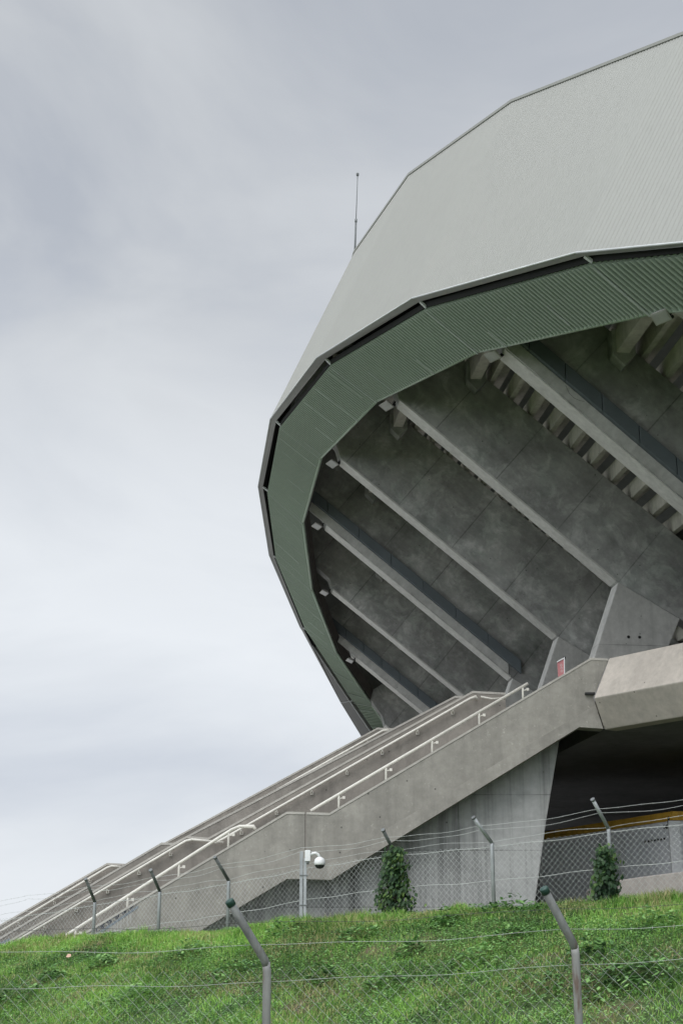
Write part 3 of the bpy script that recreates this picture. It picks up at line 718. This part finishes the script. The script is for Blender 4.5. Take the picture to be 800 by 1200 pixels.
mb.prism([V(-60, 36, -.2), V(60, 36, -.2), V(60, 140, -.2), V(-60, 140, -.2)], V(0, 0, .66)); kind(mb.build('bounce_plaza', M['bounce_plaza'], None), 'structure')  # unseen paving added to bounce grey light onto the undersides

# grass blades, clover-like ground cover
def scatter(n, ymin=15.5):
    x = rng.uniform(-9, 9, n); t = rng.uniform(-1.2, 9.5, n) ** 1
    y = fence_y(x) - 1.3 - t
    ok = (y > ymin) & (np.abs(x) < y * .25 + .6)
    return x[ok], y[ok]
def blades(name, n, hmin, hmax, wid, mat, dens):
    x, y = scatter(n); keep = rng.random(len(x)) < dens(x, y); x, y = x[keep], y[keep]; z = ground(x, y) - .01
    n = len(x); a = rng.uniform(0, 2 * np.pi, n); hh = rng.uniform(hmin, hmax, n) * (.45 + 1.0 * nz(x, y, 1.3, 3) + .5 * nz(x, y, 4.1, 4)); hh = hh * (1 + .8 * np.exp(-(fence_y(x) - 1.6 - y) ** 2 / .8) * (nz(x, y, 2.3, 12) > .55)); lean = rng.uniform(.1, 1.0, n) * hh
    la = rng.uniform(0, 2 * np.pi, n); w = wid * rng.uniform(.6, 1.3, n)
    dx, dy = np.cos(a) * w, np.sin(a) * w; lx, ly = np.cos(la) * lean, np.sin(la) * lean
    P = np.stack([x, y, z], 1); W = np.stack([dx, dy, 0 * dx], 1)
    mid = P + np.stack([lx * .35, ly * .35, hh * .6], 1); tip = P + np.stack([lx, ly, hh * (1 - .35 * lean / hh)], 1)
    v = np.stack([P - W, P + W, mid + W * .7, mid - W * .7, tip], 1).reshape(-1, 3)
    b = np.arange(n)[:, None] * 5; f = np.concatenate([b + 0, b + 1, b + 2, b + 3, b + 3, b + 2, b + 4], 1).ravel()
    r = np.repeat(np.clip(rng.normal(.5, .25, n), 0, 1), 5)
    return kind(np_mesh(name, v, f, np.tile([4, 3], n), mat, attr=r), 'stuff')
def lush(x, y):
    t = fence_y(x) - 1.3 - y
    return np.clip(.25 + .9 * nz(x, y, .5, 5) - .35 * nz(x, y, 1.6, 6) - .5 * (nz(x, y, 2.6, 21) > .8) + np.where(t < 1.3, .4, 0), .05, 1)
blades('grass', 430000, .035, .095, .0052, M['grass'], lush)
def cover(name, n, size, mat):
    x, y = scatter(n); d = np.clip(1.25 - 1.0 * lush(x, y), .05, 1); cl = nz(x, y, .8, 8) > .38
    keep = (rng.random(len(x)) < d) & (cl | (rng.random(len(x)) < .3)); x, y = x[keep], y[keep]
    n = len(x); z = ground(x, y) + rng.uniform(.01, .10, n) * (.4 + 1.2 * nz(x, y, 1.8, 9))
    a = rng.uniform(0, 2 * np.pi, n); s = size * rng.uniform(.5, 1.3, n); tl = rng.uniform(-.5, .5, (n, 2))
    def off(u, w):
        px = np.cos(a) * u - np.sin(a) * w; py = np.sin(a) * u + np.cos(a) * w
        return np.stack([x + px * s, y + py * s, z + (px * tl[:, 0] + py * tl[:, 1]) * s + .3 * s * (w * w)], 1)
    v = np.stack([off(-1, 0), off(-.3, -.62), off(.5, -.45), off(1, 0), off(.5, .45), off(-.3, .62)], 1).reshape(-1, 3)
    b = np.arange(n)[:, None] * 6; f = np.concatenate([b, b + 1, b + 2, b + 3, b, b + 3, b + 4, b + 5], 1).ravel()
    r = np.repeat(np.clip(rng.normal(.5, .28, n), 0, 1), 6)
    return kind(np_mesh(name, v, f, np.full(2 * n, 4), mat, attr=r), 'stuff')
cover('ground_cover', 340000, .019, M['weed'])
# broad-leaved weed clumps scattered on the bank
weeds = [(600, 1068), (640, 1062), (520, 1085), (450, 1160), (620, 1165), (690, 1120), (480, 1120), (760, 1085), (150, 1175), (60, 1150), (220, 1120), (375, 1150), (560, 1130), (740, 1150), (330, 1095), (590, 1105), (540, 1066), (655, 1058), (770, 1052), (450, 1072), (300, 1083), (200, 1092), (770, 1150), (710, 1160), (270, 1145), (20, 1170), (120, 1135), (420, 1100)]
vs, rs = [], []
for px, py in weeds:
    d = ray(px, py)
    ts = np.linspace(14, 34, 400); zz = EYE + d.z / d.y * ts; xx = d.x / d.y * ts; gz = ground(xx, ts); hit = np.argmax(zz < gz)
    c = np.array([xx[hit], ts[hit], gz[hit]]); R = random.uniform(.22, .5)
    for i in range(150):
        a = random.uniform(0, 6.283); rr = R * math.sqrt(random.random()); ht = .04 + .26 * (1 - rr / R) * random.random() + .03
        b = c + np.array([math.cos(a) * rr, math.sin(a) * rr, 0]); b[2] = float(ground(b[0], b[1])) + ht
        s = random.uniform(.03, .075); o = random.uniform(0, 6.283); u = np.array([math.cos(o), math.sin(o), random.uniform(-.6, .4)]) * s; w = np.array([-math.sin(o), math.cos(o), random.uniform(-.4, .4)]) * s * .42
        vs += [b - u, b - w - u * .1, b + u, b + w - u * .1]; rs += [random.random()] * 4
vs = np.array(vs); nq = len(vs) // 4
kind(np_mesh('weeds', vs, np.arange(len(vs)), np.full(nq, 4), M['weed'], attr=np.array(rs)), 'stuff')
d = ray(80, 1127); ts = np.linspace(14, 34, 400); hit = np.argmax(EYE + d.z / d.y * ts < ground(d.x / d.y * ts, ts)); c = V(d.x / d.y * ts[hit], ts[hit], float(ground(d.x / d.y * ts[hit], ts[hit])) + .09)
mb = MB(); mb.prism([c + V(-.045, 0, -.02), c + V(.0, -.01, -.03), c + V(.05, 0, -.015), c + V(.035, .03, .018), c + V(-.02, .03, .022)], V(.0, .04, .015))
tag(mb.build('litter_scrap', M['scrap'], None, bevel=.006), 'small pale orange scrap lying alone on the grass bank', 'litter')

# ================================================================== FENCES
def chainlink(P, topz, botz, cell, r, mat, parent, ratio=1.0):
    """woven mesh along a polyline of points P (x,y); topz/botz functions of distance; diagonal wires as thin three-sided bars"""
    P = [Vector((p[0], p[1], 0)) for p in P]; lens = [0]
    for a, b in zip(P[:-1], P[1:]): lens.append(lens[-1] + (b - a).length)
    def pt(s):
        for i in range(len(lens) - 1):
            if s <= lens[i + 1] or i == len(lens) - 2:
                return P[i].lerp(P[i + 1], (s - lens[i]) / (lens[i + 1] - lens[i]))
    tot = lens[-1]; nrm = (P[-1] - P[0]).normalized(); nrm = Vector((-nrm.y, nrm.x, 0))
    half = cell / 2; nw = int(tot / half); verts, faces = [], []
    hmax = max(topz(0) - botz(0), topz(tot) - botz(tot), topz(tot / 2) - botz(tot / 2)) + .2
    rows = int(hmax / half)
    for i in range(nw):
        s0, s1 = i * half, (i + 1) * half; a, b = pt(s0), pt(s1)
        tz = topz((s0 + s1) / 2); bz = botz((s0 + s1) / 2)
        for j in range(rows):
            z0, z1 = tz - j * half, tz - (j + 1) * half
            if z1 < bz: break
            up = (i + j) % 2 == 0
            p, q = (a + V(0, 0, z0), b + V(0, 0, z1)) if up else (b + V(0, 0, z0), a + V(0, 0, z1))
            o = nrm * (r * .8 if up else -r * .8); p, q = p + o, q + o
            re = r if up else r * ratio  # other diagonal made thinner: its dimmer light is put into the wire size
            d_ = (q - p).normalized(); u = nrm * re; w = d_.cross(nrm) * re
            k = len(verts)
            for e in (p, q): verts += [tuple(e + u), tuple(e - u * .5 + w * .87), tuple(e - u * .5 - w * .87)]
            for t_ in range(3): faces += [k + t_, k + (t_ + 1) % 3, k + 3 + (t_ + 1) % 3, k + 3 + t_]
    return np_mesh('wire_mesh', np.array(verts) - np.array(parent.location), np.array(faces), np.full(len(faces) // 4, 4), mat, parent)
def strand(pts, r, sag, parent, mat, name, barb=None):
    mb = MB(); out = []
    for a, b in zip(pts[:-1], pts[1:]):
        n = 12; ph = random.uniform(0, 6)
        for i in range(n):
            f = i / n; out.append(a.lerp(b, f) + V(0, 0, -sag * 4 * f * (1 - f) + .012 * math.sin(ph + f * 9) * (f * (1 - f) * 4)))
    out.append(pts[-1]); mb.tube(out, r, 5)
    if barb:
        L_ = sum((b - a).length for a, b in zip(out[:-1], out[1:])); s = 0; nxt = barb * .5
        for a, b in zip(out[:-1], out[1:]):
            l = (b - a).length
            while nxt < s + l:
                p = a.lerp(b, (nxt - s) / l); o = random.uniform(0, 3)
                for e in (0, 1.3):
                    q = V(.12 * math.cos(o + e), math.sin(o + e) * .7, math.cos(o + e)).normalized() * .013; mb.tube([p - q, p + q], r * .7, 3)
                nxt += barb
            s += l
    return mb.build(name, mat, parent, fix=False)
# far fence
ff_ = thing('chain_link_fence', 'grey chain-link fence with cranked posts along the top of the bank, before the stairs', 'fence', (0, 27, 0))
fnrm = V(fn.x, fn.y, 0)
posts = [((101, 1031), (111.5, 1057)), ((177, 1020.6), (187.4, 1044.6)), ((252.5, 1005.6), (268, 1032)), ((348, 985), (362, 1013)), ((449, 973.5), (461.5, 998)), ((555, 959), (576, 988)), ((694.5, 938), (712.5, 971))]
bends, tipsF = [], []
for (tx, ty), (bx_, by_) in posts:
    b = on_plane(bx_, by_, FA, fnrm); t = on_plane(tx, ty, FA + fnrm * .42, fnrm); bends.append(b); tipsF.append(t)
def shift(a, b, f): return b + (b - a) * f
pre = [(shift(tipsF[1], tipsF[0], f), shift(bends[1], bends[0], f)) for f in (2, 1)]; post_ = [(shift(tipsF[-2], tipsF[-1], f), shift(bends[-2], bends[-1], f)) for f in (1, 2)]
tipsF = [a for a, _ in pre] + tipsF + [a for a, _ in post_]; bends = [b for _, b in pre] + bends + [b for _, b in post_]
for i, (t, b) in enumerate(zip(tipsF, bends)):
    if i in (1, 5): continue                       # the camera pole stands here
    foot = V(b.x, b.y, float(ground(b.x, b.y)) - .2)
    mb = MB(); r = .033
    mb.tube([foot, V(b.x, b.y, b.z - .05), b], [r * 1.1, r, r], 10); ps = mb.build('post', M['galv'], ff_)
    mb = MB(); mb.tube([b - (t - b) * .04, t], r * .95, 10); mb.build('arm', M['galv_dark'] if i < 7 else M['galv'], ps)
    mb = MB(); mb.tube([t, t + (t - b).normalized() * .03], r * 1.15, 10); mb.build('cap', M['galv_dark'], ps)
Lb = [0]
for a, b in zip(bends[:-1], bends[1:]): Lb.append(Lb[-1] + math.hypot(b.x - a.x, b.y - a.y))
chainlink([(b.x, b.y) for b in bends], lambda s: float(np.interp(s, Lb, [b.z for b in bends])) - .03, lambda s: float(np.interp(s, Lb, [float(ground(b.x, b.y)) for b in bends])) - .05, 0.106, .0022, M['wire'], ff_)
for f, sg in ((.70, .04), (.56, .07), (.03, -.04)):
    strand([b.lerp(t, f) for t, b in zip(tipsF, bends)], .0027, sg, ff_, M['wire'], 'barbed_wire', .2)
for dz in (.06, .62, 1.12):
    strand([b - V(0, 0, dz) - fnrm * .01 for b in bends], .005, .012, ff_, M['wire'], 'tension_wire')
# near fence
nf = thing('chain_link_fence', 'nearest chain-link fence with cranked tubular posts and green caps, crossing the foot of the picture', 'fence', (0, 11.3, 0))
YN = 11.3
nb = [((-46, 1066), (-4, 1138)), ((269, 1056.5), (313, 1130)), ((637, 1042), (673.5, 1110))]
nbe = [at_depth(*b, YN) for _, b in nb]; nti = [at_depth(*t, YN - .20) for t, _ in nb]
nbe = [nbe[0] + (nbe[0] - nbe[1])] + nbe + [nbe[2] + (nbe[2] - nbe[1])]; nti = [nti[0] + (nti[0] - nti[1])] + nti + [nti[2] + (nti[2] - nti[1])]
for t, b in zip(nti, nbe):
    mb = MB(); r = .031
    k = b + (t - b) * .06
    mb.tube([V(b.x, b.y, -.2), V(b.x, b.y, b.z - .05), b.lerp(k, .5)], r, 16); ps = mb.build('post', M['post'], nf)
    mb = MB(); mb.tube([b + V(0, 0, -.03), k, t], [r * .98, r * 1.02, r], 16); mb.build('arm', M['arm'], ps)
    d_ = (t - b).normalized()
    mb = MB(); mb.lathe(t - d_ * .035, d_, [(0, r * 1.01), (0, r * 1.09), (.038, r * 1.1), (.045, r * 1.02), (.048, r * .7), (.049, .001)], 18); mb.build('cap', M['cap'], ps)
Ln = [0]
for a, b in zip(nbe[:-1], nbe[1:]): Ln.append(Ln[-1] + (b.xy - a.xy).length)
chainlink([(b.x, b.y + .036) for b in nbe], lambda s: float(np.interp(s, Ln, [b.z for b in nbe])) - .03, lambda s: -.05, .108, .0014, M['wire_near'], nf, .5)
for f, sg, m_ in ((.62, .02, M['wire_dark']), (.27, .025, M['wire_near'])):
    strand([b.lerp(t, f) + V(0, .03, .02) for t, b in zip(nti, nbe)], 0.0017, sg, nf, m_, 'barbed_wire', .16)
for dz in (.125, .75): strand([b + V(0, .03, -dz) for b in nbe], .0017, .008, nf, M['wire_near'], 'tension_wire')

# ================================================================== CAMERA POLE with its dome camera
b4 = bends[5]; py_ = b4.y - .35
pt_ = at_depth(355.5, 998, py_)
pole = thing('camera_pole', 'short galvanised double-channel pole carrying the dome camera on the bank', 'pole', (pt_.x, py_, float(ground(pt_.x, py_)) - .3))
mb = MB()
for dx_, w_ in ((-.035, .03), (.035, .026)):
    mb.prism([V(pt_.x + dx_ - w_, py_ - .04, pole.location.z), V(pt_.x + dx_ + w_, py_ - .04, pole.location.z), V(pt_.x + dx_ + w_, py_ + .04, pole.location.z), V(pt_.x + dx_ - w_, py_ + .04, pole.location.z)], V(0, 0, pt_.z - pole.location.z - (.0 if dx_ < 0 else .12)))
mb.build('shaft', M['galv'], pole, bevel=.006)
for yy in (1026, 1061):
    p = at_depth(356, yy, py_); mb = MB(); mb.box(p, V(.075, 0, 0), V(0, .05, 0), V(0, 0, .012)); mb.build('clamp', M['galv_dark'], pole)
cm = thing('security_camera', 'white dome surveillance camera on a curved arm at the top of the short pole', 'camera', at_depth(372, 1002, py_))
c = at_depth(360.5, 1003, py_ - .02)
mb = MB(); mb.box(c, V(.05, 0, 0), V(0, .05, 0), V(0, 0, .10)); mb.build('junction_box', M['white'], cm, bevel=.012)
arm = [at_depth(x, y, py_ - .02) for x, y in ((362.5, 1003), (366, 1000.3), (370, 999.6), (373, 1001.5), (374.5, 1005))]
mb = MB(); mb.tube(arm, .024, 10); mb.build('arm', M['white'], cm)
hd = at_depth(374.5, 1004.5, py_ - .02)
mb = MB(); mb.lathe(hd, V(0, 0, -1), [(-.01, .012), (0, .04), (.03, .082), (.06, .098), (.10, .102), (.135, .102), (.14, .095)], 20); mb.build('housing', M['white'], cm)
mb = MB(); mb.lathe(hd, V(0, 0, -1), [(.139, .093), (.155, .09), (.175, .078), (.2, .05), (.208, .001)], 20); mb.build('dome', M['lens'], cm)
mb = MB(); mb.tube([c + V(.0, 0, -.10), c + V(.0, 0, -.15)], .028, 8); mb.build('cable_gland', M['galv_dark'], cm)

# ================================================================== CLIMBERS on the far fence
def climber(label, cx, top, bot, wpx, n, yellow):
    b = on_plane(cx, bot, FA + fnrm * .10, fnrm); t = on_plane(cx, top, FA + fnrm * .10, fnrm)
    pw = wpx / FOC * b.y; hgt = t.z - b.z + .42; root = V(b.x, b.y, float(ground(b.x, b.y)))
    th_ = thing('climbing_plant', label, 'plant', root, 'climbers on the far fence')
    mb = MB()
    for i in range(7):
        e = V(b.x, b.y, t.z) + fdir * random.uniform(-.3, .3) * pw + V(0, 0, -random.uniform(.1, .6) * hgt)
        s = root + fdir * random.uniform(-.1, .1)
        mb.tube([s - V(0, 0, .1), s.lerp(e, .4) + fdir * random.uniform(-.12, .12), e], [.014, .01, .005], 5)
    mb.build('stem', M['bark'], th_)
    vs, rs = [], []; tilt = V(.0, 0, 0)
    clumps = [(random.random() ** .85, random.uniform(-1, 1), random.uniform(.07, .14)) for _ in range(34)]
    for i in range(n):
        if random.random() < .62:
            f, u, cr = random.choice(clumps); env = .5 * pw * ((1.0 - f) ** .85 + .14) * (.8 + .2 * math.sin(f * 11 + cx))
            p = V(b.x, b.y, root.z) + fdir * (u * env + random.gauss(0, cr * .7)) + V(0, 0, .05 + f * hgt + random.gauss(0, cr * .7)) + fnrm * (random.uniform(-.2, .28) * (1 - .6 * f) + random.gauss(0, .05))
        else:
            f = random.random() ** .8; env = .46 * pw * ((1.0 - f) ** .85 + .1)
            p = V(b.x, b.y, root.z) + fdir * random.uniform(-1, 1) * env + V(0, 0, f * hgt) + fnrm * random.uniform(-.16, .26)
        s = random.uniform(.03, .062); nn = (fnrm + V(random.gauss(0, .5), random.gauss(0, .4), random.uniform(0, 1.0))).normalized()
        dn = (V(random.uniform(-.7, .7), 0, -1) - nn * V(random.uniform(-.1, .1), 0, -1).dot(nn)).normalized(); sd = nn.cross(dn).normalized()
        dn = sd.cross(nn)
        vs += [p + dn * s * 1.1, p + sd * s * .62 + dn * s * .1 - nn * .12 * s, p - dn * s * .65 + nn * .0, p - sd * s * .62 + dn * s * .1 - nn * .12 * s]
        rs += [min(1, max(0, random.gauss(.36 if yellow < .1 else .44, .2) + (.45 if (random.random() < yellow and f < .35) else 0)))] * 4
    v = np.array([tuple(q - root) for q in vs])
    np_mesh('foliage', v, np.arange(len(v)), np.full(len(v) // 4, 4), M['ivy'], th_, attr=np.array(rs))
climber('bushy dark-leaved climber on the far fence in front of the stair underside, wider one', 463, 1000, 1063, 56, 2100, .35)
climber('narrow dark climber around the fence post in front of the low grey building', 711, 1001, 1051, 40, 1500, .0)

# ================================================================== SKY, SUN, CAMERA
w = bpy.data.worlds.new('World'); sc.world = w; w.use_nodes = True; nt = w.node_tree
bg = nt.nodes['Background']; SUN_EL, SUN_AZ = math.radians(46), math.radians(-150)     # azimuth from +Y towards +X
sk = N(nt, 'ShaderNodeTexSky', sky_type='NISHITA', sun_disc=False); sk.sun_elevation = SUN_EL; sk.sun_rotation = SUN_AZ
tc = N(nt, 'ShaderNodeTexCoord'); sx = N(nt, 'ShaderNodeSeparateXYZ'); L(nt, tc.outputs['Generated'], sx.inputs[0])
zc = N(nt, 'ShaderNodeMath', operation='MAXIMUM', in_1=0.0); L(nt, sx.outputs[2], zc.inputs[0])
za = N(nt, 'ShaderNodeMath', operation='ADD', in_1=.22); L(nt, zc.outputs[0], za.inputs[0])
dv = N(nt, 'ShaderNodeVectorMath', operation='DIVIDE'); L(nt, tc.outputs['Generated'], dv.inputs[0]); L(nt, za.outputs[0], dv.inputs[1])

cl = noise(nt, mapped(nt, tc.outputs['Generated'], (1.0, 1.0, 2.4), (0, .25, 4.1)), 2.3, 7, .52, .45)
CB = 1.0
cloud = ramp(nt, cl, [(.36, (4.85 * CB, 5.2 * CB, 5.8 * CB)), (.50, (6.1 * CB, 6.4 * CB, 6.8 * CB)), (.64, (7.1 * CB, 7.4 * CB, 7.75 * CB))])
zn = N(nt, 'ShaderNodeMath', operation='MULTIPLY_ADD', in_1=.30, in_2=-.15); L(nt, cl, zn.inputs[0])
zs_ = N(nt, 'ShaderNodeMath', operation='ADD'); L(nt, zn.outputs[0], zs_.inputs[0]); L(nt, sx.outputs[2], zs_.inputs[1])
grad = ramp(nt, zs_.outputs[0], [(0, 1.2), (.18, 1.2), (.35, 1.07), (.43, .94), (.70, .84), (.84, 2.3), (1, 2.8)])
cg = mul(nt, cloud, grad)
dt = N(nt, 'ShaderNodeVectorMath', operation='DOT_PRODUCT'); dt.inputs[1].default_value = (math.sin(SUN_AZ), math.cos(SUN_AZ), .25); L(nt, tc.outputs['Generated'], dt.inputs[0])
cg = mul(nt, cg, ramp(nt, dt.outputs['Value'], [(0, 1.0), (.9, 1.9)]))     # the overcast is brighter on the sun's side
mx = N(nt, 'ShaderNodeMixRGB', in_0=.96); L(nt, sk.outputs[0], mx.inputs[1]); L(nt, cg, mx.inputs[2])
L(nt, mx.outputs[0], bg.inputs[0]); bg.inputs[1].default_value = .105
sun = bpy.data.lights.new('sun', 'SUN'); sun.energy = 1.3; sun.angle = math.radians(40); sun.color = (1, .97, .93)
so = bpy.data.objects.new('sun', sun); COL.objects.link(so)
sd_ = V(math.sin(SUN_AZ) * math.cos(SUN_EL), math.cos(SUN_AZ) * math.cos(SUN_EL), math.sin(SUN_EL))
so.rotation_euler = sd_.to_track_quat('Z', 'Y').to_euler(); so.location = (-20, 10, 60)
cam = bpy.data.cameras.new('camera'); co = bpy.data.objects.new('camera', cam); COL.objects.link(co)
co.location = (0, 0, EYE); co.rotation_euler = (math.pi / 2 + PITCH, 0, 0)
cam.sensor_fit = 'VERTICAL'; cam.sensor_height = 36; cam.lens = FOC / 1200 * 36; cam.clip_start = .1; cam.clip_end = 3000
sc.camera = co
sc.view_settings.view_transform = 'Standard'; sc.view_settings.look = 'None'; sc.view_settings.exposure = 0; sc.view_settings.gamma = 1
sc.view_settings.use_curve_mapping = False
sc.cycles.use_denoising = True; sc.cycles.max_bounces = 8; sc.cycles.diffuse_bounces = 5
